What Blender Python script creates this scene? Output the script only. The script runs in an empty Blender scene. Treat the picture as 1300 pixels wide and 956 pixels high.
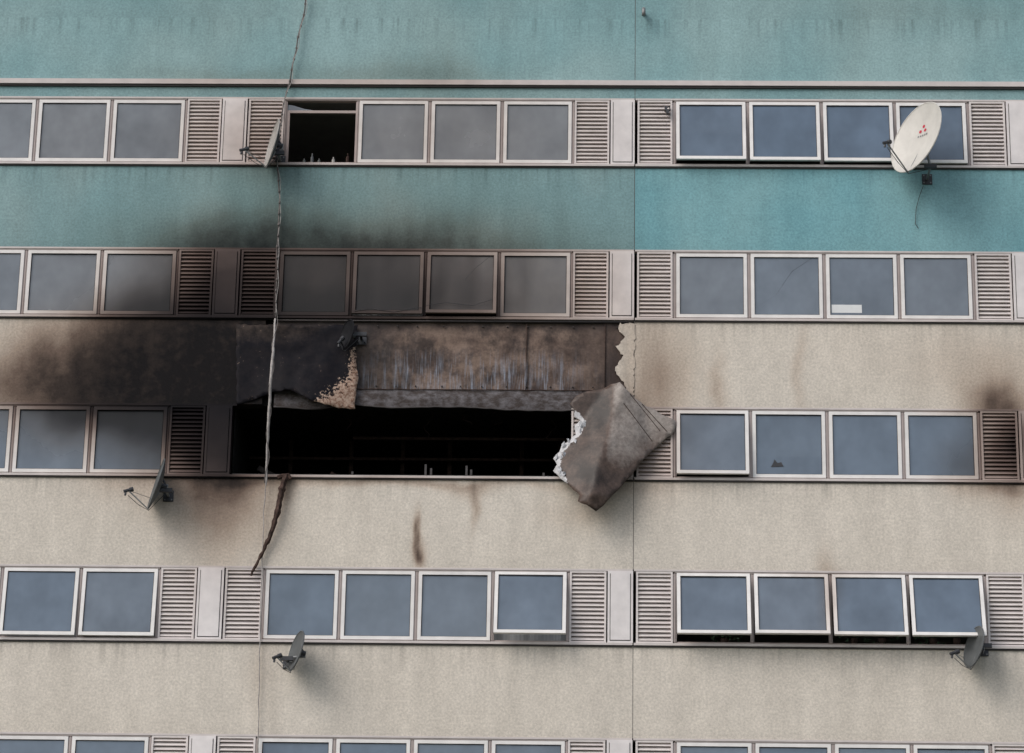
import bpy, math, random
import numpy as np
from mathutils import Vector, Matrix, noise as mn
from mathutils.geometry import delaunay_2d_cdt
random.seed(7)
sc=bpy.context.scene
# ------------------------------------------------------------------ survey / camera
FP=4000.0
R=Vector((0.99948,0.02763,0.01666)); D=Vector((0.00615,0.34389,-0.93897)); F=Vector((-0.03168,0.93859,0.34354))
C=Vector((1.758,-52.1,1.7))
def W(u,v,y=0.0):
    d=R*((u-650)/FP)+D*((v-433)/FP)+F
    return C+d*((y-C.y)/d.y)
def X(u,v=168): return W(u,v).x
def Z(v,u=800): return W(u,v).z
sills=[Z(v) for v in (213,407,610,820)]; heads=[Z(v) for v in (125,316,518.5,722)]
k=np.arange(4)
a1,b1=np.polyfit(k,sills,1); a2,b2=np.polyfit(k,heads,1)
H=-(a1+a2)/2
S1=b1+ (a1+H)*1.5; T1=b2+(a2+H)*1.5
def sill(r): return S1-H*(r-1)
def head(r): return T1-H*(r-1)

# ------------------------------------------------------------------ soot deposit (pigment amount per point of the facade, metres)
blobs=[(330,475,150,80,.995),(250,490,125,62,.96),(150,502,115,54,.78),(290,435,160,50,.80),(190,450,130,50,.55),(60,495,100,50,.42),(0,500,80,44,.22),
 (440,402,240,50,.52),(470,355,215,62,.50),(610,380,150,50,.28),(265,365,75,62,.52),(330,350,60,60,.42),(180,385,70,40,.20),
 (440,317,210,30,.38),(440,280,230,50,.19),(280,308,160,36,.20),(620,300,130,45,.13),
 (340,185,50,60,.32),(560,170,190,60,.20),(250,170,60,60,.12),(160,180,150,60,.06),
 (540,94,90,20,.18),(330,97,190,14,.15),(560,60,60,60,.07),(250,30,120,60,.06),
 (280,565,46,100,.94),(220,560,48,70,.52),(160,590,70,40,.14),
 (1277,565,34,58,.97),(1272,507,36,26,.40),(1228,590,34,34,.3),(1262,460,60,40,.14),(1200,480,60,50,.06),
 (840,475,45,58,.32),(800,560,62,60,.42),(913,490,7,32,.22),(1020,465,7,60,.16),(1150,440,120,40,.04),
 (530,678,4.5,20,.62),(531,701,8,10,.62),(604,640,4,30,.28),(608,622,26,9,.16),(500,613,220,6,.32),(1052,760,12,48,.3),
 (365,625,14,22,.35),(340,650,26,45,.16),(300,612,60,8,.25),(1270,625,30,8,.20),(740,650,50,20,.10),
 (1080,35,40,60,.06),(1190,15,140,20,.08),(340,850,20,60,.08)]
BL=[]
for (u,v,ru,rv,s_) in blobs:
    c=W(u,v); BL.append((c.x,c.z,ru/72,rv/67.7,s_))
BL=np.array(BL)
def soot_arr(co):
    co=np.asarray(co,dtype=float)
    if len(co)==0: return np.zeros(0)
    x=co[:,0]; z=co[:,2]
    act=(x>-11)&(x<11)&(z>13)&(z<29)
    out=np.zeros(len(x)); idx=np.nonzero(act)[0]
    if len(idx)==0: return out
    wx=np.empty(len(idx)); wz=np.empty(len(idx)); mu=np.empty(len(idx))
    for q,i in enumerate(idx):
        a,b=x[i],z[i]
        wx[q]=mn.noise((a*1.1,1.7,b*1.1))*.20+mn.noise((a*4,5.7,b*4))*.05
        wz[q]=mn.noise((a*1.1,9.7,b*1.1))*.18+mn.noise((a*4,3.7,b*4))*.05
        mu[q]=1+.18*mn.noise((a*4,2.2,b*.7))+.06*mn.noise((a*9,4.2,b*9))
    X_=x[idx]+wx; Z_=z[idx]+wz; keep=np.ones(len(idx))
    for (cx,cz,rx,rz,s_) in BL:
        keep*=1-s_*np.exp(-(((X_-cx)/rx)**2+((Z_-cz)/rz)**2))
    tot=1-keep
    out[idx]=np.clip(tot*(1+(mu-1)*np.clip(1.6-1.3*tot,0,1)),0,1)
    return out

# ------------------------------------------------------------------ node helpers
class NT:
    def __init__(s,nt): s.nt=nt; s.n=nt.nodes; s.l=nt.links
    def add(s,t,**kw):
        nd=s.n.new(t)
        for k_,v in kw.items(): setattr(nd,k_,v)
        return nd
    def link(s,a,b): s.l.new(a,b)
    def setin(s,sock,v):
        if isinstance(v,bpy.types.NodeSocket): s.l.new(v,sock)
        else:
            if isinstance(v,tuple) and sock.type=='VECTOR': v=v[:3]
            sock.default_value=v
    def math(s,op,a,b=None,c=None,clamp=False):
        m=s.add('ShaderNodeMath',operation=op,use_clamp=clamp)
        s.setin(m.inputs[0],a)
        if b is not None: s.setin(m.inputs[1],b)
        if c is not None: s.setin(m.inputs[2],c)
        return m.outputs[0]
    def vmath(s,op,a,b=None):
        m=s.add('ShaderNodeVectorMath',operation=op)
        s.setin(m.inputs[0],a)
        if b is not None: s.setin(m.inputs[1],b)
        return m.outputs[0]
    def mapr(s,v,a,b,c,d,smooth=False):
        m=s.add('ShaderNodeMapRange',clamp=True)
        if smooth: m.interpolation_type='SMOOTHSTEP'
        s.setin(m.inputs[0],v)
        for i,q in enumerate((a,b,c,d)): m.inputs[i+1].default_value=q
        return m.outputs[0]
    def pos(s):
        return s.add('ShaderNodeNewGeometry').outputs['Position']
    def attr(s,n): return s.add('ShaderNodeAttribute',attribute_name=n).outputs['Fac']
    def noise(s,scale,detail=3,rough=.55,stretch=(1,1,1),off=(0,0,0)):
        v=s.pos()
        if stretch!=(1,1,1): v=s.vmath('MULTIPLY',v,stretch)
        if off!=(0,0,0): v=s.vmath('ADD',v,off)
        nd=s.add('ShaderNodeTexNoise'); s.link(v,nd.inputs['Vector'])
        nd.inputs['Scale'].default_value=scale; nd.inputs['Detail'].default_value=detail; nd.inputs['Roughness'].default_value=rough
        return nd.outputs[0]
    def mix(s,f,a,b,mode='MIX'):
        m=s.add('ShaderNodeMix',data_type='RGBA',blend_type=mode)
        s.setin(m.inputs[0],f); s.setin(m.inputs[6],a); s.setin(m.inputs[7],b)
        return m.outputs[2]
    def scale(s,col,val):
        m=s.add('ShaderNodeVectorMath',operation='SCALE'); s.setin(m.inputs[0],col); s.setin(m.inputs[3],val)
        return m.outputs[0]
def c4(c): return (c[0],c[1],c[2],1)
def newmat(name):
    m=bpy.data.materials.new(name); m.use_nodes=True
    t=NT(m.node_tree); b=m.node_tree.nodes['Principled BSDF']
    return m,t,b
def soot(t,col,amt=1.0,grain=None):
    f=t.attr('soot')
    if grain is not None: f=t.math('MULTIPLY',f,t.mapr(grain,.3,.7,.94,1.08))
    if amt!=1.0: f=t.math('MULTIPLY',f,amt)
    cr=t.add('ShaderNodeValToRGB'); t.link(f,cr.inputs[0])
    e=cr.color_ramp.elements; e[0].position=0; e[0].color=(1,1,1,1); e[1].position=1; e[1].color=(.012,.011,.014,1)
    for p_,c_ in ((.18,(.82,.765,.73,1)),(.38,(.53,.455,.415,1)),(.60,(.23,.18,.162,1)),(.80,(.065,.052,.050,1))):
        q=e.new(p_); q.color=c_
    return t.mix(1.0,col,cr.outputs[0],'MULTIPLY')

def plaster(name,col,dirt=1.0,colB=None):
    m,t,b=newmat(name)
    n1=t.noise(24,3,.75); n2=t.noise(5,2,.6); n3=t.noise(1,2,.6,(2.2,1,.45)); n4=t.noise(.45,2,.6,(1,1,.8),(7,3,1))
    f=t.math('MULTIPLY',t.mapr(n1,.32,.68,.80,1.15),t.mapr(n2,.3,.7,.94,1.04))
    f=t.math('MULTIPLY',f,t.mapr(n3,.35,.7,.92,1.04)); f=t.math('MULTIPLY',f,t.mapr(n4,.35,.65,.93,1.05))
    sep=t.add('ShaderNodeSeparateXYZ'); t.link(t.pos(),sep.inputs[0])
    fr=t.math('FRACT',t.math('DIVIDE',t.math('SUBTRACT',sep.outputs[2],S1-20*H),H))
    top=t.mapr(fr,.80,1,.0,1,True); low=t.mapr(fr,.45,.54,1,0,True)
    dr=t.noise(1,2,.7,(7,1,.25))
    drip=t.math('MULTIPLY',t.mapr(dr,.5,.74,0,1),top)
    drip=t.math('ADD',drip,t.math('MULTIPLY',low,.18),clamp=True)
    f=t.math('MULTIPLY',f,t.math('SUBTRACT',1.0,t.math('MULTIPLY',drip,.30*dirt)))
    base=c4(col)
    if colB: base=t.mix(t.mapr(n4,.40,.60,0,1),c4(col),c4(colB))
    c=soot(t,t.scale(base,f),1.0,n2)
    t.link(c,b.inputs['Base Color']); b.inputs['Roughness'].default_value=.9
    b.inputs['Specular IOR Level'].default_value=.2
    bp=t.add('ShaderNodeBump'); bp.inputs['Strength'].default_value=.35; bp.inputs['Distance'].default_value=.012
    t.link(n1,bp.inputs['Height']); t.link(bp.outputs[0],b.inputs['Normal'])
    return m
def painted(name,col,rough=.45,metal=0,amt=1.0,var=.12):
    m,t,b=newmat(name)
    n=t.noise(3,3,.65)
    c=t.scale(c4(col),t.mapr(n,.3,.7,1-var,1+var*.5)); c=soot(t,c,amt)
    t.link(c,b.inputs['Base Color']); b.inputs['Roughness'].default_value=rough; b.inputs['Metallic'].default_value=metal
    t.link(t.mapr(t.attr('soot'),0,.6,.5,.08),b.inputs['Specular IOR Level'])
    return m
def simple(name,col,rough=.5,metal=0,var=.2,sc_=8,spec=.5):
    m,t,b=newmat(name)
    c=t.scale(c4(col),t.mapr(t.noise(sc_,4,.65),.3,.7,1-var,1+var))
    t.link(c,b.inputs['Base Color']); b.inputs['Roughness'].default_value=rough; b.inputs['Metallic'].default_value=metal
    b.inputs['Specular IOR Level'].default_value=spec
    return m
M={}
M['teal']=plaster('teal_render_weathered',(.245,.400,.420),1.3,(.275,.405,.415))
M['tealM']=plaster('teal_render_greyed',(.220,.355,.372),1.2,(.250,.360,.367))
M['tealR']=plaster('teal_render',(.190,.390,.435),.8,(.215,.390,.420))
M['beige']=plaster('beige_render',(.69,.625,.550),.9,(.62,.56,.49))
M['frame']=painted('anodised_frame',(.44,.37,.35),.4)
M['sash']=painted('painted_sash',(.77,.74,.72),.4)
M['louvre']=painted('louvre_metal',(.66,.60,.58),.5,0,1.0)
M['panel']=painted('infill_panel',(.72,.67,.66),.45,0,1.0)
M['sill']=painted('sill_metal',(.58,.52,.50),.4)
M['dark']=painted('gasket_and_sill_shade',(.05,.042,.042),.7)  # gaskets, and the strips that paint shade under sills and cornice
M['joint']=painted('joint_sealant',(.20,.19,.18),.8)
M['room']=painted('room_wall',(.30,.28,.26),.9,0,0)
M['char']=simple('charred_surface',(.010,.009,.009),.95,0,.7,9,.1)
def curtainmat():
    m,t,b=newmat('curtain_fabric')
    wv=t.noise(1,2,.5,(22,1,.3))
    c=t.mix(t.attr('var'),(.62,.60,.58,1),(.22,.25,.30,1)); c=t.scale(c,t.mapr(wv,.3,.7,.7,1.1))
    t.link(c,b.inputs['Base Color']); b.inputs['Roughness'].default_value=.9
    return m
M['curtain']=curtainmat()
def glassmat():
    m,t,b=newmat('dusty_window_glass')
    n=t.noise(1.6,3,.6,(1,1,.8))
    base=t.mix(t.attr('var'),(.105,.155,.225,1),(.245,.250,.255,1))
    c=t.scale(base,t.mapr(n,.3,.7,.86,1.14)); c=soot(t,c,1.05)
    t.link(c,b.inputs['Base Color'])
    s_=t.attr('soot')
    t.link(t.math('ADD',t.mapr(n,.3,.7,.06,.2),t.mapr(s_,.05,.6,0,.45)),b.inputs['Roughness'])
    t.link(t.mapr(s_,.1,.7,.5,.15),b.inputs['Specular IOR Level'])
    b.inputs['IOR'].default_value=1.8
    tr=t.add('ShaderNodeBsdfTransparent'); tr.inputs[0].default_value=(.8,.85,.88,1)
    mx=t.add('ShaderNodeMixShader'); t.link(tr.outputs[0],mx.inputs[1]); t.link(b.outputs[0],mx.inputs[2])
    t.link(t.math('ADD',t.mapr(n,.3,.7,.76,.83),t.mapr(s_,.1,.6,0,.16)),mx.inputs[0])
    out=[q for q in t.n if q.type=='OUTPUT_MATERIAL'][0]; t.link(mx.outputs[0],out.inputs[0])
    return m
M['glass']=glassmat()
M['dishL']=simple('dish_paint_light',(.55,.52,.48),.45,0,.08,4)
M['dishM']=simple('dish_paint_dull',(.33,.31,.29),.5,0,.15,4)
M['dishG']=simple('dish_paint_grey',(.085,.09,.092),.5,0,.2,4)
M['dishK']=simple('dish_sooted',(.010,.010,.012),.7,0,.3,8,.15)
M['steel']=simple('galvanised_steel',(.22,.22,.22),.5,.4)
M['darksteel']=simple('dark_steel',(.045,.045,.05),.5,.3)
M['red']=simple('red_print',(.50,.02,.05),.5,0,.05)
M['rope']=simple('old_cable',(.11,.095,.09),.8,0,.45,12)
M['ropeL']=simple('pale_cable',(.33,.30,.285),.7,0,.35,14)
M['blackcable']=simple('black_cable',(.03,.03,.03),.6)
M['wood']=simple('charred_timber',(.055,.034,.028),.9,0,.7,14,.2)
M['wooddark']=simple('burnt_timber',(.020,.013,.011),.9,0,.6,14,.1)
M['leaf']=simple('leaf_green',(.05,.11,.05),.6)
M['paper']=simple('white_paper',(.7,.7,.7),.8,0,.05)
M['dull']=simple('dull_glass_bottle',(.07,.075,.07),.4)
def metalmat():
    m,t,b=newmat('exposed_scorched_sheet')
    big=t.noise(1.6,4,.65,(1,1,1.2),(4,0,2)); st=t.noise(1,3,.75,(11,1,.9)); fine=t.noise(22,3,.7); st2=t.noise(1,3,.6,(34,1,1.5))
    c=t.mix(t.mapr(big,.40,.58,0,1),(.075,.048,.038,1),(.185,.128,.100,1))
    sep=t.add('ShaderNodeSeparateXYZ'); t.link(t.pos(),sep.inputs[0])
    zt,zb=sill(2),head(3)
    zz=t.mapr(sep.outputs[2],zb+.55,zb+1.15,1,0,True)
    xs=t.mapr(sep.outputs[0],X(690,460),X(770,460),1,.1,True)
    msk=t.math('MULTIPLY',t.math('MULTIPLY',t.mapr(st,.46,.60,0,1),zz),xs)
    msk=t.math('MULTIPLY',msk,t.mapr(st2,.42,.58,.15,1))
    dk=t.mapr(t.noise(2.2,4,.7,(1,1,.8),(9,2,4)),.46,.61,0,.80)
    c=t.mix(dk,c,(.028,.019,.017,1))
    c=t.mix(t.math('MULTIPLY',msk,.78),c,(.26,.285,.345,1))
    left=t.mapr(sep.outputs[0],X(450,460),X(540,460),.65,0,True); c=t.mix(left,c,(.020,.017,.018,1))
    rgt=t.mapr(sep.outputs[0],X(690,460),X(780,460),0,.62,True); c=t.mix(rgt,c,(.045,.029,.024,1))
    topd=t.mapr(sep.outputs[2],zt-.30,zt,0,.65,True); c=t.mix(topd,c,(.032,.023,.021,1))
    c=t.scale(c,t.mapr(fine,.3,.7,.78,1.22))
    t.link(c,b.inputs['Base Color']); b.inputs['Roughness'].default_value=.6; b.inputs['Specular IOR Level'].default_value=.25
    return m
M['metal']=metalmat()
def lipmat():
    m,t,b=newmat('scorched_flashing')
    n=t.noise(1,4,.7,(5,1,9)); n2=t.noise(18,3,.7)
    c=t.mix(t.mapr(n,.38,.58,0,1),(.130,.118,.125,1),(.045,.033,.030,1)); c=t.scale(c,t.mapr(n2,.3,.7,.8,1.2))
    t.link(c,b.inputs['Base Color']); b.inputs['Roughness'].default_value=.65; b.inputs['Specular IOR Level'].default_value=.3
    return m
M['lip']=lipmat()
def peelmat():
    m,t,b=newmat('blistered_cladding')
    at=t.attr('peel'); bk=t.attr('brown')
    n=t.noise(5,5,.7); n2=t.noise(20,4,.75)
    f=t.math('ADD',at,t.math('MULTIPLY',t.math('SUBTRACT',n,.5),1.3))
    f=t.math('ADD',f,t.math('MULTIPLY',t.math('SUBTRACT',n2,.5),1.6))
    msk=t.mapr(f,.46,.54,0,1)
    pale=t.mix(t.mapr(n2,.42,.6,0,1),(.20,.11,.075,1),(.42,.31,.245,1))
    blk=t.mix(t.mapr(n,.35,.7,0,1),(.005,.005,.008,1),(.016,.013,.015,1))
    br_=t.mix(t.mapr(n,.35,.7,0,1),(.018,.014,.013,1),(.065,.048,.041,1))
    blk=t.mix(t.mapr(t.math('ADD',bk,t.math('MULTIPLY',t.math('SUBTRACT',n,.5),.8)),.25,.85,0,1),blk,br_)
    t.link(t.mix(msk,blk,pale),b.inputs['Base Color']); b.inputs['Roughness'].default_value=.65; b.inputs['Specular IOR Level'].default_value=.10
    return m
M['peel']=peelmat()
def hangmat():
    m,t,b=newmat('torn_cladding_metal')
    at=t.attr('peel'); lt=t.attr('lightness')
    n=t.noise(4,4,.7); n2=t.noise(16,4,.7)
    l2=t.math('ADD',lt,t.math('MULTIPLY',t.math('SUBTRACT',n,.5),.8))
    cr=t.add('ShaderNodeValToRGB'); t.link(l2,cr.inputs[0]); e=cr.color_ramp.elements
    e[0].position=.05; e[0].color=(.026,.018,.015,1); e[1].position=.95; e[1].color=(.30,.262,.238,1)
    q=e.new(.42); q.color=(.098,.066,.053,1)
    f=t.math('ADD',at,t.math('MULTIPLY',t.math('SUBTRACT',n2,.5),.9))
    c=t.mix(t.mapr(f,.5,.6,0,1),cr.outputs[0],(.50,.49,.50,1)); c=t.scale(c,t.mapr(n2,.3,.7,.78,1.18))
    t.link(c,b.inputs['Base Color']); b.inputs['Roughness'].default_value=.5; b.inputs['Specular IOR Level'].default_value=.35
    return m
M['hang']=hangmat()
def groundmat():
    m,t,b=newmat('asphalt_ground')
    c=t.mix(t.mapr(t.noise(.12,4,.6),.45,.55,0,1),(.05,.05,.05,1),(.06,.085,.035,1)); t.link(c,b.inputs['Base Color']); b.inputs['Roughness'].default_value=.9
    return m

# ------------------------------------------------------------------ mesh builder
class MB:
    def __init__(s): s.v=[]; s.f=[]; s.m=[]; s.a=[]; s.mats=[]
    def mi(s,m):
        if m not in s.mats: s.mats.append(m)
        return s.mats.index(m)
    def poly(s,pts,m,var=0):
        i=len(s.v); s.v+= [tuple(p) for p in pts]; s.f.append(tuple(range(i,i+len(pts)))); s.m.append(s.mi(m)); s.a.append(var)
    def box(s,x0,x1,y0,y1,z0,z1,m,xf=None,var=0,front=True):
        p=[(x,y,z) for z in (z0,z1) for y in (y0,y1) for x in (x0,x1)]
        if xf: p=[xf(q) for q in p]
        i=len(s.v); s.v+=[tuple(q) for q in p]
        for f in ((0,2,3,1),(4,5,7,6),(0,1,5,4),(2,6,7,3),(0,4,6,2),(1,3,7,5)):
            if not front and f==(0,1,5,4): continue
            s.f.append(tuple(i+j for j in f)); s.m.append(s.mi(m)); s.a.append(var)
    def bar(s,x0,x1,y0,y1,z0,z1,m,step=.5):
        n=max(1,int((x1-x0)/step))
        for i in range(n): s.box(x0+(x1-x0)*i/n,x0+(x1-x0)*(i+1)/n,y0,y1,z0,z1,m)
    def lattice(s,xs,zs,y,m,var=0):
        i=len(s.v); nz_=len(zs); k_=s.mi(m)
        for x in xs:
            for z in zs: s.v.append((x,y,z))
        for a in range(len(xs)-1):
            for b in range(nz_-1):
                q=i+a*nz_+b; s.f.append((q,q+nz_,q+nz_+1,q+1)); s.m.append(k_); s.a.append(var)
    def grid(s,fn,nu,nv,m,var=0):
        i=len(s.v)
        for a in range(nu+1):
            for b in range(nv+1): s.v.append(tuple(fn(a/nu,b/nv)))
        for a in range(nu):
            for b in range(nv):
                q=i+a*(nv+1)+b; s.f.append((q,q+nv+1,q+nv+2,q+1)); s.m.append(s.mi(m)); s.a.append(var)
    def tube(s,pts,r,m,sides=8,caps=True):
        pts=[Vector(p) for p in pts]; i=len(s.v); n=len(pts); prev=None
        for j,p in enumerate(pts):
            t=(pts[min(j+1,n-1)]-pts[max(j-1,0)]).normalized()
            ref=prev if prev else (Vector((0,0,1)) if abs(t.z)<.9 else Vector((1,0,0)))
            a=(ref-t*ref.dot(t)).normalized(); prev=a; b=t.cross(a); rr=r[j] if isinstance(r,(list,tuple)) else r
            for q in range(sides):
                an=2*math.pi*q/sides; s.v.append(tuple(p+a*math.cos(an)*rr+b*math.sin(an)*rr))
        for j in range(n-1):
            for q in range(sides):
                q2=(q+1)%sides; s.f.append((i+j*sides+q,i+j*sides+q2,i+(j+1)*sides+q2,i+(j+1)*sides+q)); s.m.append(s.mi(m)); s.a.append(0)
        if caps:
            s.f.append(tuple(i+q for q in reversed(range(sides)))); s.f.append(tuple(i+(n-1)*sides+q for q in range(sides)))
            s.m+=[s.mi(m)]*2; s.a+=[0,0]
    def obj(s,name,parent=None,smooth=False,sooty=False):
        me=bpy.data.meshes.new(name); me.from_pydata(s.v,[],s.f)
        for m in s.mats: me.materials.append(m)
        me.polygons.foreach_set('material_index',s.m)
        at=me.attributes.new('var','FLOAT','FACE'); at.data.foreach_set('value',s.a)
        if sooty:
            at=me.attributes.new('soot','FLOAT','POINT'); at.data.foreach_set('value',soot_arr(s.v).tolist())
        if smooth: me.polygons.foreach_set('use_smooth',[True]*len(s.f))
        me.update(); o=bpy.data.objects.new(name,me); sc.collection.objects.link(o)
        if parent: o.parent=parent
        return o
def empty(name):
    o=bpy.data.objects.new(name,None); sc.collection.objects.link(o); return o
def nz(p,s=1.0): return mn.noise(Vector(p)*s)

B=empty('apartment_building')
# ------------------------------------------------------------------ facade lattice
wins={0:[-143,-49,45,140,235],1:[361,453,545,637,728],2:[856,949,1043,1136,1229],3:[1358,1451,1545,1638,1731],-1:[-640,-546,-452,-358,-264]}
vents=[(-264,-219),(-188,-143),(235,281),(313,361),(728,775),(808,855),(1230,1278),(1310,1358),(1731,1778)]
panels=[(-219,-188),(281,313),(775,806),(1278,1310)]
XL=X(-642); XR=X(1780)
seam=X(806)
RT=sill(1)+H*1.75
rows=range(1,10)
walls=MB(); YB=.26
FX0,FX1=X(-60),X(1360)
def wallpiece(x0,x1,z0,z1,m):
    walls.box(x0,x1,0,YB,z0,z1,m,front=False)
    xs=[x0]
    if z0>sill(5)-.1:
        a=max(x0,FX0); b=min(x1,FX1)
        if b>a:
            n=int((b-a)/.055); xs+= [a+(b-a)*i/n for i in range(n+1)]
        nzz=int((z1-z0)/.055)
    else: nzz=1
    xs.append(x1); xs=sorted(set(round(q,5) for q in xs))
    walls.lattice(xs,[z0+(z1-z0)*i/nzz for i in range(nzz+1)],0,m)
def band(z0,z1,mL,mR,x0=XL,x1=XR):
    wallpiece(x0,seam-.006,z0,z1,mL); wallpiece(seam+.006,x1,z0,z1,mR)
    walls.box(seam-.006,seam+.006,.008,YB,z0,z1,M['joint'])
cornz=Z(107)
band(head(1),RT,M['teal'],M['teal'])
band(head(2),sill(1),M['tealM'],M['tealR'])
xa=X(335,460)
wallpiece(XL,xa,head(3),sill(2),M['beige'])
walls.box(xa,seam-.006,.10,YB,head(3),sill(2),M['char'])
walls.box(seam-.006,seam+.006,.008,YB,head(3),sill(2),M['joint'])
wallpiece(seam+.006,XR,head(3),sill(2),M['beige'])
for r in range(3,10):
    z0=head(r+1) if r<9 else 0.0
    band(z0,sill(r),M['beige'],M['beige'])
DP=9
walls.box(XL-.25,XL,0.003,DP,0,RT,M['beige']); walls.box(XR,XR+.25,0.003,DP,0,RT,M['beige'])
walls.box(XL,XR,DP-.2,DP,0,RT-.01,M['beige']); walls.box(XL,XR,.3,DP-.2,RT-.5,RT-.3,M['room'])
walls.box(XL-.3,XR+.3,-.06,.34,RT+.002,RT+.08,M['sill'])
for r in rows:
    zs=sill(r); zh=head(r)
    walls.box(XL,XR,YB,DP-.2,zh+.15,zh+.4,M['room'])
    walls.box(XL,XR,4.0,4.12,zh-2.45,zh+.15,M['room'])
for (p0,p1) in panels:
    xm=(X(p0)+X(p1))/2
    for r in rows:
        walls.box(xm-.1,xm+.1,YB,4.0,head(r)-2.45,head(r)+.15,M['room'])
walls.obj('walls',B,False,True)

trim=MB()
trim.bar(XL,XR,-.075,0,cornz-.05,cornz+.045,M['sill']); trim.bar(XL,XR,-.045,0,cornz-.085,cornz-.05,M['dark'])  # dark strip under the cornice is painted shade, as below the sills
for r in rows:
    zs=sill(r); zh=head(r)
    for (s0,s1) in [(XL,seam-.01),(seam+.01,XR)]:
        trim.bar(s0,s1,-.05,.12,zs+.003,zs+.045,M['sill']); trim.bar(s0,s1,-.028,0,zs-.022,zs+.003,M['dark'])  # dark strip below each sill is shade put in as colour
        if r==3 and s0==XL: s1=X(318)
        trim.bar(s0,s1,-.012,.10,zh-.035,zh-.002,M['sill'])
trim.obj('sills_and_cornice',B,False,True)

frames=MB(); sashes=MB(); glass=MB(); curt=MB(); louv=MB(); pan=MB()
opens={(1,2,0):9,(1,2,1):8,(1,2,2):7,(1,2,3):4,(2,1,1):5,(2,1,2):7,(3,2,0):8,(4,0,2):5,(4,0,3):5,(4,1,3):16,
       (4,2,0):18,(4,2,1):19,(4,2,2):18,(4,2,3):18,(6,1,2):12,(7,2,1):9}
def sash(x0,x1,z0,z1,ang,var):
    ca,sa=math.cos(math.radians(ang)),math.sin(math.radians(ang)); hy=.03
    def xf(p):
        dy=p[1]-hy; dz=p[2]-z1
        return (p[0],hy+dy*ca+dz*sa,z1+dz*ca-dy*sa)
    w=.060
    zm=(z0+z1)/2
    sashes.box(x0,x1,.0,.05,z1-w,z1,M['sash'],xf); sashes.box(x0,x1,.0,.05,z0,z0+w,M['sash'],xf)
    for (za,zb_) in ((z0+w,zm),(zm,z1-w)):
        sashes.box(x0,x0+w,.0,.05,za,zb_,M['sash'],xf); sashes.box(x1-w,x1,.0,.05,za,zb_,M['sash'],xf)
    gk=.010
    for (a,b,c,d) in ((x0+w,x1-w,z1-w-gk,z1-w),(x0+w,x1-w,z0+w,z0+w+gk),(x0+w,x0+w+gk,z0+w+gk,z1-w-gk),(x1-w-gk,x1-w,z0+w+gk,z1-w-gk)):
        sashes.box(a,b,.012,.045,c,d,M['dark'],xf)
    ti=random.uniform(-.006,.006); tj=random.uniform(-.006,.006)
    glass.grid(lambda a,b:xf((x0+w+(x1-x0-2*w)*a,.03+ti*a+tj*b,z0+w+(z1-z0-2*w)*b)),6,6,M['glass'],var)
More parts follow.
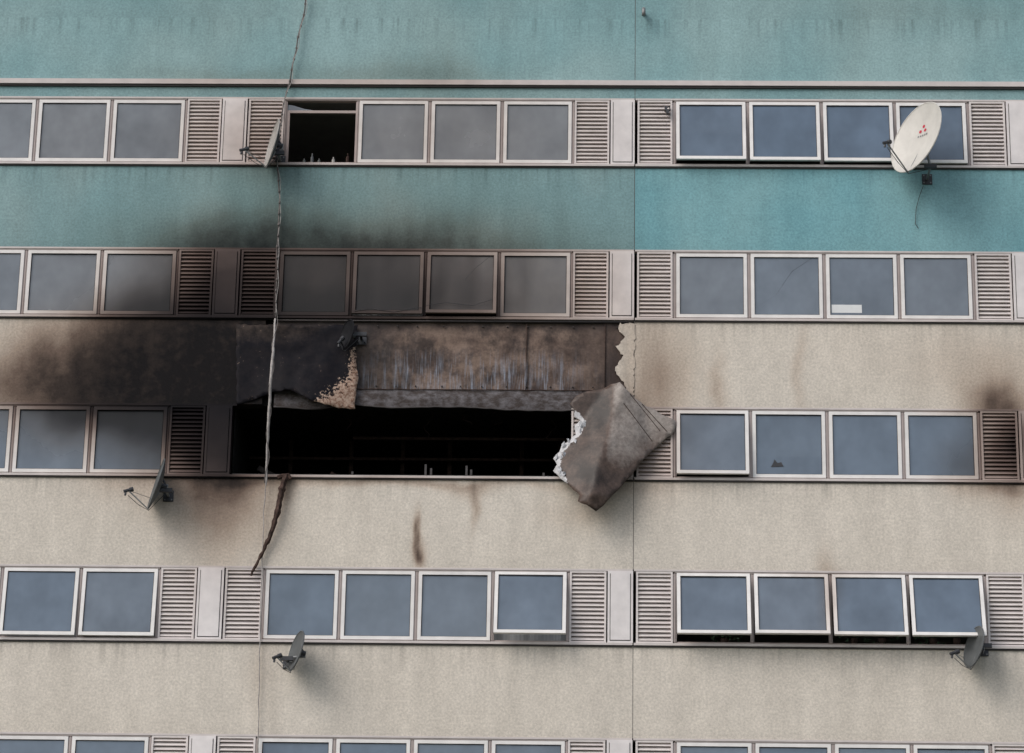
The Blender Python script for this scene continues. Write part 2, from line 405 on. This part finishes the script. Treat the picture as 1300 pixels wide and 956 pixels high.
for r in rows:
    zs=sill(r)+.045; zh=head(r)-.035
    for b_,cols in wins.items():
        xs=[X(c) for c in cols]
        if (r,b_)==(3,1): continue
        frames.bar(xs[0],xs[4],.04,.11,zs,zs+.045,M['frame'],1.3); frames.bar(xs[0],xs[4],.04,.11,zh-.03,zh,M['frame'],1.3)
        frames.bar(xs[0],xs[4],-.0,.04,zh-.022,zh-.001,M['frame'],1.3)
        zm=(zs+zh)/2
        for i,x in enumerate(xs):
            wd=.032
            frames.box(x-wd,x+wd,.022,.115,zs+.045,zm,M['frame']); frames.box(x-wd,x+wd,.022,.115,zm,zh-.03,M['frame'])
            frames.box(x-.008,x+.008,.006,.022,zs+.02,zh-.03,M['frame'])
        for i in range(4):
            x0,x1=xs[i]+.034,xs[i+1]-.034; z0,z1=zs+.028,zh-.028
            if (r,b_,i)==(1,1,0):
                frames.box(x0,x1,.03,.08,zh-.26,zh-.21,M['frame']); frames.box(x0,x0+.05,.03,.08,zs+.045,zh-.26,M['frame'])
                glass.poly([(x0,.05,zh-.205),(x0+.5,.05,zh-.205),(x0+.3,.05,zh-.17),(x0+.12,.05,zh-.11),(x0,.05,zh-.09)],M['glass'],.6)
                continue
            if b_==1 and r==1: var=random.uniform(.85,1)
            elif b_==1 and r==2: var=random.uniform(.9,1)
            elif b_==0 and r<=2: var=random.uniform(.55,.85)
            elif b_==2 and r==1: var=random.uniform(0.0,.12)
            elif b_==2 and r==2: var=random.uniform(0.3,.55)
            else: var=random.uniform(.08,.4)
            ang=opens.get((r,b_,i),random.uniform(0,.6))
            sash(x0,x1,z0,z1,ang,var)
            q=random.random()
            if q<.75 and not (r==4 and b_==2):
                dz=0 if q<.5 else random.uniform(.3,.8)
                n=10
                yy=[.24+.015*math.sin(j*2.3+i) for j in range(n+1)]
                vv=random.random()
                for j in range(n):
                    xa_=xs[i]+(xs[i+1]-xs[i])*j/n; xb_=xs[i]+(xs[i+1]-xs[i])*(j+1)/n
                    curt.poly([(xa_,yy[j],zs+dz),(xb_,yy[j+1],zs+dz),(xb_,yy[j+1],zh),(xa_,yy[j],zh)],M['curtain'],vv)
    for (v0,v1) in vents:
        if r==3 and v0==313: continue
        x0,x1=X(v0)+.02,X(v1)-.02; w=.035; m=M['louvre']
        louv.box(x0,x1,-.005,.10,zh-w,zh,m); louv.box(x0,x1,-.005,.10,zs,zs+w,m)
        louv.box(x0,x0+w,-.005,.10,zs+w,zh-w,m); louv.box(x1-w,x1,-.005,.10,zs+w,zh-w,m)
        louv.poly([(x0+w,.095,zs+w),(x1-w,.095,zs+w),(x1-w,.095,zh-w),(x0+w,.095,zh-w)],M['dark'])
        n=16; ph=(zh-zs-2*w)/n
        for i in range(n):
            a=zs+w+i*ph; jt=random.uniform(-.003,.003)
            louv.poly([(x0+w,.0+jt,a+.018),(x1-w,.0-jt,a+.018),(x1-w,.05,a+ph+.004),(x0+w,.05,a+ph+.004)],m)
            louv.poly([(x0+w,.09,a+.014),(x1-w,.09,a+.014),(x1-w,.0-jt,a+.018),(x0+w,.0+jt,a+.018)],m)
    for (p0,p1) in panels:
        x0,x1=X(p0)+.004,X(p1)-.004; m=M['panel']
        pan.box(x0,x1,-.03,.2,zs+.002,zh-.002,m)
        w=.05
        zz=[zs+w+(zh-zs-2*w)*i/4 for i in range(5)]
        for i in range(4): pan.box(x0+w,x1-w,-.042,-.03,zz[i],zz[i+1],m)
        pan.box(x0+w-.012,x1-w+.012,-.034,-.03,zs+w-.012,zs+w,M['dark']); pan.box(x1-w,x1-w+.012,-.034,-.03,zs+w,zh-w,M['dark'])
        pan.box(x0+w-.012,x0+w,-.034,-.03,zs+w,zh-w,M['dark'])
frames.obj('window_frames',B,False,True); sashes.obj('window_sashes',B,False,True); glass.obj('window_glass',B,False,True); curt.obj('curtains',B)
louv.obj('louvre_vents',B,False,True); pan.obj('infill_panels',B,False,True)

cr_=MB()
def crack(pts,y=.024,r=.003): cr_.tube([W(u,v,y) for u,v in pts],r,M['darksteel'],4)
crack([(590,355),(604,340),(624,324)],-.09,.003)
crack([(540,388),(566,384),(600,388),(625,380)],-.13,.004)
crack([(957,392),(985,375),(1005,345),(1030,328)],.024,.0022)
crack([(450,395),(470,392),(500,396),(535,390)],-.11,.004)
c=W(986,588,.02); cr_.poly([c+Vector((dx,-.002,dz)) for dx,dz in ((-.10,-.07),(.12,-.06),(.08,.02),(.02,.0),(-.04,.07),(-.06,.0))],M['darksteel'])
cr_.obj('glass_cracks',B)

# ------------------------------------------------------------------ burnt flat
br=MB()
x0=X(296,560); x1=X(772,560); zs=sill(3); zh=head(3); zf=zh-2.40
br.box(x0-.02,x0+.0,.20,3.95,zf,zh+.14,M['char'])
br.box(x1-.3,x1-.28,.27,3.95,zf,zh+.14,M['char'])
br.box(x0,x1-.3,3.9,3.95,zf,zh+.14,M['char']); br.box(x0,x1-.3,.27,3.9,zh+.13,zh+.145,M['char'])
br.box(x0,x1-.3,.27,3.9,zf-.04,zf,M['char']); br.box(x0,x1,.262,.27,zf,zs,M['char'])
grey=simple('burnt_aluminium',(.045,.04,.04),.6,.2,.5)
for u,h in ((447,.10),(540,.24),(547,.17),(592,.22),(598,.15),(690,.10)):
    x=X(u,600); br.box(x-.018,x+.018,.04,.10,zs+.085,zs+.04+h,grey)
br.bar(x0,X(720,600),.05,.11,zs+.046,zs+.085,grey)
for (u0,u1,zz,yy) in ((300,725,.92,1.8),(310,720,.55,2.6),(440,720,1.08,1.1),(380,620,.30,1.9)):
    br.box(X(u0,600),X(u1,600),yy,yy+.06,zs+zz,zs+zz+.05,M['wooddark'])
for u in (350,430,498,560,655,705):
    br.box(X(u,600),X(u,600)+.07,2.0,2.06,zf,zh,M['wooddark'])
for i in range(30):
    x=random.uniform(x0+.2,x1-.6); y=random.uniform(.5,2.2); z=zs+random.uniform(-.3,.22); s_=random.uniform(.06,.3)
    a=random.uniform(-.6,.6)
    br.box(-s_,s_,-.05,.05,-.04,.05,random.choice([M['wooddark'],grey,M['char']]),lambda p,x=x,y=y,z=z,a=a:(x+p[0]*math.cos(a)-p[2]*math.sin(a),y+p[1],z+p[0]*math.sin(a)+p[2]*math.cos(a)))
for i in range(6):
    xx=random.uniform(x0+.3,x1-.8); yy=random.uniform(.2,.8); L=random.uniform(.2,.6)
    br.tube([(xx+.06*math.sin(j*.9+i)+j*.01*random.uniform(-1,1),yy,zh+.12-L*j/8) for j in range(9)],.005,M['wooddark'],5)
br.obj('burnt_room',B)

ex=MB()
xl=X(350,460); xr=X(797,460); zb=head(3)-.02; zt=sill(2)-.02
def fex(a,b):
    x=xl+(xr-xl)*a; z=zb+.30+(zt-zb-.30)*b
    return (x,.035+.028*nz((x,0,z),1.4)+.018*nz((x,3,z),4),z)
ex.grid(fex,110,26,M['metal'])
def flip(a,b):
    x=xl+(xr-xl)*a; wob=.05*nz((x,5,0),1.3)+.015*nz((x,7,0),5)
    z=zb+.31*b+wob*(1-b)-.03*(1-b)
    return (x,.015-.03*math.sin(math.pi*min(b*1.1,1))*.6+.012*nz((x,9,z),3),z)
ex.grid(flip,110,6,M['lip'])
ex.tube([(xl+(xr-xl)*i/60,.0,zb+.315+.012*nz((i*.5,1,1))) for i in range(61)],.008,M['wood'],5)
ex.tube([(xl+(xr-xl)*i/90,.0,zb-.03+.05*nz((xl+(xr-xl)*i/90,5,0),1.3)+.015*nz((xl+(xr-xl)*i/90,7,0),5)) for i in range(91)],.014,M['dark'],5)
for u in (668,768):
    x=X(u,460); ex.box(x-.005,x+.005,-.002,.03,zb+.32,zt,M['wood'])
for i in range(16):
    x=xl+(xr-xl)*(i+.5)/16+random.uniform(-.05,.05)
    for z in (zt-.1,zb+.38): ex.box(x-.010,x+.010,-.002,.03,z-.010,z+.010,M['dark'])
ex.box(xl,xr,-.03,.05,zt-.02,zt+.0,M['dark'])
ex.obj('exposed_metal_sheet',B,True)

def sheet(name,outline,depth,step,mat,attrs,thick,parent=None,rough=0,smooth=True,sooty=False):
    pts=[]
    n=len(outline)
    for i in range(n):
        a=outline[i]; b=outline[(i+1)%n]; L=math.dist(a,b); kx=max(1,int(L/step))
        for j in range(kx):
            f=j/kx; pts.append((a[0]+(b[0]-a[0])*f+random.uniform(-rough,rough),a[1]+(b[1]-a[1])*f+random.uniform(-rough,rough)))
    nb=len(pts)
    def inside(x,y):
        c=False; j=nb-1
        for i in range(nb):
            xi,yi=pts[i]; xj,yj=pts[j]
            if (yi>y)!=(yj>y) and x<(xj-xi)*(y-yi)/(yj-yi)+xi: c=not c
            j=i
        return c
    us=[p[0] for p in pts]; vs=[p[1] for p in pts]; ip=[]
    y=min(vs)
    while y<max(vs):
        x=min(us)
        while x<max(us):
            xx=x+random.uniform(-.3,.3)*step; yy=y+random.uniform(-.3,.3)*step
            if inside(xx,yy) and min(math.dist((xx,yy),p) for p in pts[:nb])>step*.45: ip.append((xx,yy))
            x+=step
        y+=step
    allp=[Vector(p) for p in pts+ip]
    res=delaunay_2d_cdt(allp,[],[list(range(nb))],1,1e-4)
    vv,ff=res[0],res[2]
    me=bpy.data.meshes.new(name)
    co=[tuple(W(p[0],p[1],depth(p[0],p[1]))) for p in vv]
    me.from_pydata(co,[],[tuple(f) for f in ff])
    me.materials.append(mat)
    for an,fn in attrs.items():
        at=me.attributes.new(an,'FLOAT','POINT'); at.data.foreach_set('value',[fn(p[0],p[1]) for p in vv])
    if sooty:
        at=me.attributes.new('soot','FLOAT','POINT'); at.data.foreach_set('value',soot_arr(co).tolist())
    me.polygons.foreach_set('use_smooth',[smooth]*len(me.polygons)); me.update()
    o=bpy.data.objects.new(name,me); sc.collection.objects.link(o)
    md=o.modifiers.new('thickness','SOLIDIFY'); md.thickness=thick; md.offset=0
    if parent: o.parent=parent
    return o
def sm(a,b,x):
    t=max(0,min(1,(x-a)/(b-a))); return t*t*(3-2*t)
sheet('torn_edge_cladding',[(806,411),(804.5,519),(794,519),(789,505),(796,492),(786,478),(781,470),(790,452),(782,440),(793,428),(785,417),(788,411)],
      lambda u,v:-.004-.02*sm(800,785,u),3,M['beige'],{},.02,B,1.5,False,True)
sheet('curled_cladding',[(300,412),(454,413),(455,430),(452,452),(454,480),(452,505),(450,519),(430,517),(412,513),(398,508),(386,503),(374,497),(362,495),(350,497),(338,501),(322,508),(300,513)],
      lambda u,v:-.010-.30*sm(430,520,v)*sm(310,400,u)*(.6+.4*math.sin((u-330)/30))-.05*abs(nz((u/25,v/25,0)))*sm(302,340,u),5,M['peel'],
      {'peel':lambda u,v:max(sm(-36,16,(v-500)+(u-430)*.70)*sm(368,390,u)*.98, .68*sm(436,450,u)*sm(430,458,v)),
       'brown':lambda u,v:.85*sm(452,412,v)*sm(470,340,u)},.010,B,1.2)

outl=[(724,513),(731,502),(744,497),(762,494),(776,489),(787,486),(795,494),(803,503),(815,513),(826,517),(840,525),(857,534),(858,541),(853,552),(842,560),
 (832,569),(820,580),(812,590),(800,606),(787,620),(775,632),(762,645),(756,649),(745,641),(734,637),(736,628),(728,622),(722,616),(712,608),(703,598),(708,590),
 (702,582),(710,574),(713,566),(724,560),(731,551),(729,541),(737,534),(728,528),(730,520)]
def hd(u,v):
    fx=790-(v-488)*.28
    d=(u-fx)
    base=.20+.40*sm(480,640,v)
    y=base-.0058*abs(d)*(1.0 if d>0 else 1.3)
    y-=.09*abs(nz((u/48+.3,v/48,1)))
    y+=.035*nz((u/20,v/20,4))+.03
    return -max(.05,y)
def hl(u,v):
    fx=790-(v-488)*.28
    r_=sm(-2,6,(u-fx)-(v-560)*.15)
    return .26+.62*r_*sm(615,555,v)-.30*sm(28,0,math.dist((u,v),(748,605)))-.32*sm(40,0,math.dist((u,v),(835,575)))-.22*sm(34,0,math.dist((u,v),(762,525)))+.15*sm(30,0,math.dist((u,v),(738,620)))
def hw(u,v):
    lx=np.interp(v,[500,528,534,551,566,582,598,616],[724,729,736,730,714,704,704,720])
    return .9*sm(17,1,u-lx)*sm(516,526,v)*sm(622,606,v)
sheet('torn_cladding_sheet',outl,hd,5,M['hang'],{'peel':hw,'lightness':hl},.014,None,.9,True)
tw=MB()
for (p,q) in (((800,500),(838,547)),((792,512),(828,560)),((815,513),(847,548))):
    pts=[(p[0]+(q[0]-p[0])*i/10,p[1]+(q[1]-p[1])*i/10) for i in range(11)]
    tw.tube([W(u,v,hd(u,v)-.012) for u,v in pts],.006,M['wood'],5)
o=tw.obj('sheet_ribs')
ins=MB()
foil=simple('torn_foil',(.42,.42,.44),.6,.0,.35,10)
for i in range(16):
    v=random.uniform(532,604); lx=float(np.interp(v,[528,534,551,566,582,606],[731,738,732,716,708,710]))
    u=lx+random.uniform(-2,8); c=W(u,v,hd(u,v)-.012)
    n=5; pts=[(c.x+random.uniform(.3,1)*.05*math.cos(k_*6.28/n),c.y-random.uniform(0,.05),c.z+random.uniform(.3,1)*.08*math.sin(k_*6.28/n)) for k_ in range(n)]
    for k_ in range(n): ins.poly([tuple(c+Vector((0,-.03,0))),pts[k_],pts[(k_+1)%n]],foil)
o2=ins.obj('torn_insulation')
ts=bpy.data.objects['torn_cladding_sheet']; o.parent=ts; o2.parent=ts

# ------------------------------------------------------------------ cables
def densify(pl,n):
    out=[]
    for i in range(len(pl)-1):
        for j in range(n): out.append(tuple(pl[i][k_]+(pl[i+1][k_]-pl[i][k_])*j/n for k_ in range(len(pl[0]))))
    out.append(pl[-1]); return out
cb=MB()
path=[(390,-12,-.1),(381,40,-.1),(370,90,-.1),(362,125,-.1),(355,165,-.09),(352,210,-.09),(355,250,-.06),(352,330,-.08),(350,405,-.09)]
pts=densify(path,10)
cb.tube([W(u+2.2*nz((v/30,0,0)),v,y) for u,v,y in pts],.012,M['rope'],6)
cb.tube([W(u+1.3+2.2*nz((v/30,0,0))+1.2*math.sin(v/7),v,y-.01) for u,v,y in pts],.006,M['ropeL'],5)
for v in range(5,400,14):
    u=float(np.interp(v,[p[1] for p in path],[p[0] for p in path]))+2.2*nz((v/30,0,0)); c=W(u,v,-.095)
    cb.tube([c+Vector((0,0,.03)),c,c+Vector((0.0,0,-.03))],[.012,.022,.012],M['rope'],6)
cb.obj('hanging_cable',None,True)
cb=MB()
path=[(350,405,-.12),(347,440,-.34),(344,480,-.42),(341,530,-.30),(338,606,-.12),(335,650,-.06),(333,710,-.06),(331,770,-.09),(329,866,-.06),(327,975,-.05)]
pts=densify(path,12)
thick=[.027 if 440<v<560 else (.020 if v<615 else .009) for u,v,y in pts]
cb.tube([W(u+1.0*nz((v/20,2,0)),v,y) for u,v,y in pts],thick,M['ropeL'],7)
cb.tube([W(u+2.4*math.sin(v/9)+.4,v,y-.015) for u,v,y in pts if v<615],.008,M['rope'],5)
cb.obj('hanging_cable',None,True)
st=MB()
pl=densify([(363,603,-.10),(357,625,-.12),(352,650,-.12),(345,675,-.10),(334,700,-.08),(318,731,-.07)],6)
st.tube([W(u+1.5*nz((v/8,9,0)),v,y) for u,v,y in pl],[.055+.03*nz((v/6,1,3)) if v<655 else .05-.03*(v-655)/76 +.02*nz((v/6,1,3)) for u,v,y in pl],M['wood'],5)
st.tube([W(u,v,-.1) for u,v in ((352,606),(358,604),(366,603),(369,608))],.035,M['wood'],5)
st.obj('charred_timber_strip')
lw=MB()
lw.tube([W(u,v,-.03) for u,v in densify([(1172,236),(1167,250),(1163,265),(1162,284),(1166,290)],4)],.006,M['blackcable'],5)
lw.obj('loose_wire')
pp=MB(); c=W(817,18,0)
pp.tube([c,c+Vector((0,-.22,0)),c+Vector((0,-.27,-.05)),c+Vector((0,-.28,-.16))],.035,M['steel'],10)
pp.obj('drain_spout',None,True)
pp=MB(); c=W(845,141,-.01)
pp.box(c.x-.02,c.x+.03,-.10,-.01,c.z-.02,c.z+.06,M['darksteel']); pp.box(c.x+.01,c.x+.06,-.12,-.03,c.z-.09,c.z-.015,M['darksteel'])
pp.tube([c+Vector((.03,-.05,.05)),c+Vector((.07,-.05,.08)),c+Vector((.08,-.05,0))],.012,M['darksteel'],6)
pp.obj('louvre_hook')

# ------------------------------------------------------------------ satellite dishes
def dish(u,v,y,Rd,az,el,tilt,mat,mount,armlen=1.0,logo=False,back=None,met=None):
    mb=MB(); c=W(u,v,y); az=math.radians(az); el=math.radians(el); met=met or M['steel']
    n=Vector((-math.sin(az)*math.cos(el),-math.cos(az)*math.cos(el),math.sin(el))).normalized()
    up=(Vector((0,0,1))-n*n.z).normalized(); rt=up.cross(n)
    tl=math.radians(tilt); up,rt=(up*math.cos(tl)+rt*math.sin(tl)),(rt*math.cos(tl)-up*math.sin(tl))
    back=back or mat
    def P_(a,r,off=0):
        return c+rt*(math.cos(a)*r*.93*Rd)+up*(math.sin(a)*r*1.03*Rd)+n*((r*r-1)*.20*Rd+off)
    NR,NA=7,36
    for off,mm,fl in ((0,mat,0),(-.012,back,1)):
        for i in range(NR):
            for j in range(NA):
                a0,a1_=2*math.pi*j/NA,2*math.pi*(j+1)/NA; r0,r1=i/NR,(i+1)/NR
                q=[P_(a0,r0,off),P_(a0,r1,off),P_(a1_,r1,off),P_(a1_,r0,off)]
                if i==0: q=q[:3]
                mb.poly(q[::-1] if fl else q,mm)
    mb.tube([P_(2*math.pi*j/NA,1.0,-.006) for j in range(NA+1)],.013,mat,6,False)
    bk=c-n*(.20*Rd+.01); b2=bk-n*.10
    mb.tube([bk+up*.12*Rd*2,b2],.02,M['darksteel'],6); mb.tube([bk-up*.12*Rd*2,b2],.02,M['darksteel'],6)
    mb.tube([bk,b2],.045,M['darksteel'],8)
    mp=W(mount[0],mount[1],0)
    el_=Vector((mp.x,min(b2.y,-.16),mp.z))
    mb.tube([b2+Vector((0,0,.05)),b2+Vector((0,0,-.05)),Vector((b2.x*.5+mp.x*.5,b2.y*.6+el_.y*.4,b2.z*.3+mp.z*.7)),el_,Vector((mp.x,-.01,mp.z))],.024,met,8)
    mb.box(mp.x-.09,mp.x+.09,-.02,-.001,mp.z-.10,mp.z+.10,M['darksteel'])
    mb.box(mp.x-.11,mp.x+.11,el_.y-.03,el_.y+.03,mp.z-.035,mp.z+.035,M['darksteel'])
    for sx in (-.06,.06):
        for sz in (-.07,.07): mb.box(mp.x+sx-.012,mp.x+sx+.012,-.032,-.02,mp.z+sz-.012,mp.z+sz+.012,met)
    foot=P_(-math.pi/2,1.0,-.01); tip=c+n*(.95*Rd*armlen)-up*(.62*Rd)
    mb.tube([bk-up*.3*Rd,foot-up*.03,tip],.014,met,6)
    mb.tube([P_(math.radians(200),.99,0),tip],.005,met,5)
    t2=(c-tip).normalized()
    mb.tube([tip-t2*.08,tip+t2*.02,tip+t2*.03,tip+t2*.09],[.028,.028,.04,.042],M['darksteel'],10)
    mb.tube([tip-t2*.04,tip-t2*.05-Vector((0,0,.08))],.02,M['darksteel'],8)
    mb.tube([tip-Vector((0,0,.09)),(tip+foot)/2-Vector((0,0,.10)),foot-Vector((0,0,.05)),el_-Vector((0,0,.05))],.006,M['blackcable'],5)
    if logo:
        for (lx,lz,rr) in ((-.12,.28,.030),(.08,.28,.030),(0.0,.40,.030)):
            cc=[]
            for kx in range(12):
                an=2*math.pi*kx/12; xx=lx+rr/Rd*math.cos(an)*1.2; zz=lz+rr/Rd*math.sin(an); r2=xx*xx+zz*zz
                cc.append(c+rt*(xx*.93*Rd)+up*(zz*1.03*Rd)+n*((r2-1)*.20*Rd+.006))
            mb.poly(cc,M['red'])
        for kx in range(5):
            xx=-.2+.09*kx; zz=.12
            q=[]
            for (dx,dz) in ((0,0),(.05,0),(.05,.05),(0,.05)):
                X2=xx+dx;Z2=zz+dz; q.append(c+rt*(X2*.93*Rd)+up*(Z2*1.03*Rd)+n*((X2*X2+Z2*Z2-1)*.2*Rd+.006))
            mb.poly(q,M['steel'])
    return mb.obj('satellite_dish')
dish(1163,174,-.75,.68,54,14,4,M['dishL'],(1177,228),.9,True)
dish(345,182,-.45,.44,72,10,0,M['dishM'],(356,205),1.1,False,M['dishG'])
dish(440,424,-.35,.26,58,6,0,M['dishK'],(459,431),.4,False,None,M['dishK'])
dish(198,614,-.40,.44,74,14,0,M['dishG'],(214,630),1.0)
dish(375,826,-.40,.34,64,12,0,M['dishG'],(366,842),.9)
dish(1236,821,-.40,.35,68,12,0,M['dishG'],(1248,826),1.0)

def bottle(u,v,y,h,r,m,mb):
    c=W(u,v,y); mb.tube([c,c+Vector((0,0,h*.6)),c+Vector((0,0,h*.75)),c+Vector((0,0,h))],[r,r,r*.45,r*.4],m,8)
cl=MB()
for u,h,m in ((386,.10,M['dull']),(396,.20,M['dishG']),(405,.10,M['dull']),(423,.13,M['dishM']),(441,.2,M['wood'])):
    bottle(u,208,.16,h,.03,m,cl)
cl.obj('sill_bottles',B)
pr=MB(); a=W(1056,397,.02); b=W(1094,387,.02); pr.box(a.x,b.x,.020,.024,a.z,b.z,M['paper'])
pr.obj('paper_on_window',B)
pl_=MB()
for i in range(260):
    u=random.choice([random.uniform(900,945),random.uniform(1065,1140),random.uniform(1160,1235)]); c=W(u,random.uniform(797,818),random.uniform(.13,.25)); s_=.03
    a=Vector([random.uniform(-1,1) for _ in range(3)]).normalized()*s_; b=Vector([random.uniform(-1,1) for _ in range(3)]).normalized()*s_
    pl_.poly([c-a,c+b*.5,c+a,c-b*.5],M['leaf'])
for u in (920,1085,1120,1185,1215):
    c=W(u,820,.19); pl_.tube([c-Vector((0,0,.02)),c+Vector((0,0,.12))],[.05,.07],M['wood'],10)
pl_.obj('houseplants')

gm=MB(); gm.poly([(-1500,-1500,0),(1500,-1500,0),(1500,1500,0),(-1500,1500,0)],groundmat()); gm.obj('ground')

# ------------------------------------------------------------------ light
EL=math.radians(40); dirv=Vector((-.75,-.66,0)).normalized()
wd=bpy.data.worlds.new('World'); sc.world=wd; wd.use_nodes=True
t=NT(wd.node_tree); bg=wd.node_tree.nodes['Background']
sk=t.add('ShaderNodeTexSky',sky_type='NISHITA'); sk.sun_disc=False; sk.sun_elevation=EL
sk.sun_rotation=math.atan2(dirv.x,dirv.y)%(2*math.pi); sk.air_density=1.0; sk.dust_density=2.0
hs=t.add('ShaderNodeHueSaturation'); hs.inputs['Saturation'].default_value=.50; t.link(sk.outputs[0],hs.inputs['Color'])
tc=t.add('ShaderNodeTexCoord'); nz_=t.add('ShaderNodeTexNoise'); nz_.inputs['Scale'].default_value=4; nz_.inputs['Detail'].default_value=3
t.link(tc.outputs['Generated'],nz_.inputs['Vector'])
t.link(t.scale(hs.outputs[0],t.mapr(nz_.outputs[0],.35,.65,.95,1.4)),bg.inputs['Color'])
bg.inputs['Strength'].default_value=.15
sl=bpy.data.lights.new('sun','SUN'); sl.energy=1.5; sl.angle=math.radians(35); sl.color=(1,.96,.90)
so=bpy.data.objects.new('sun',sl); sc.collection.objects.link(so)
sd=Vector((dirv.x*math.cos(EL),dirv.y*math.cos(EL),math.sin(EL)))
so.rotation_euler=sd.to_track_quat('Z','Y').to_euler(); so.location=sd*60
# ------------------------------------------------------------------ camera
cam=bpy.data.cameras.new('camera'); co=bpy.data.objects.new('camera',cam); sc.collection.objects.link(co)
co.matrix_world=Matrix((( R.x,-D.x,-F.x,C.x),(R.y,-D.y,-F.y,C.y),(R.z,-D.z,-F.z,C.z),(0,0,0,1)))
cam.sensor_width=36; cam.lens=FP/1300*36; cam.shift_y=-45/1300; cam.clip_end=4000; cam.clip_start=.5
sc.camera=co
sc.view_settings.view_transform='Standard'; sc.view_settings.look='None'; sc.view_settings.exposure=0
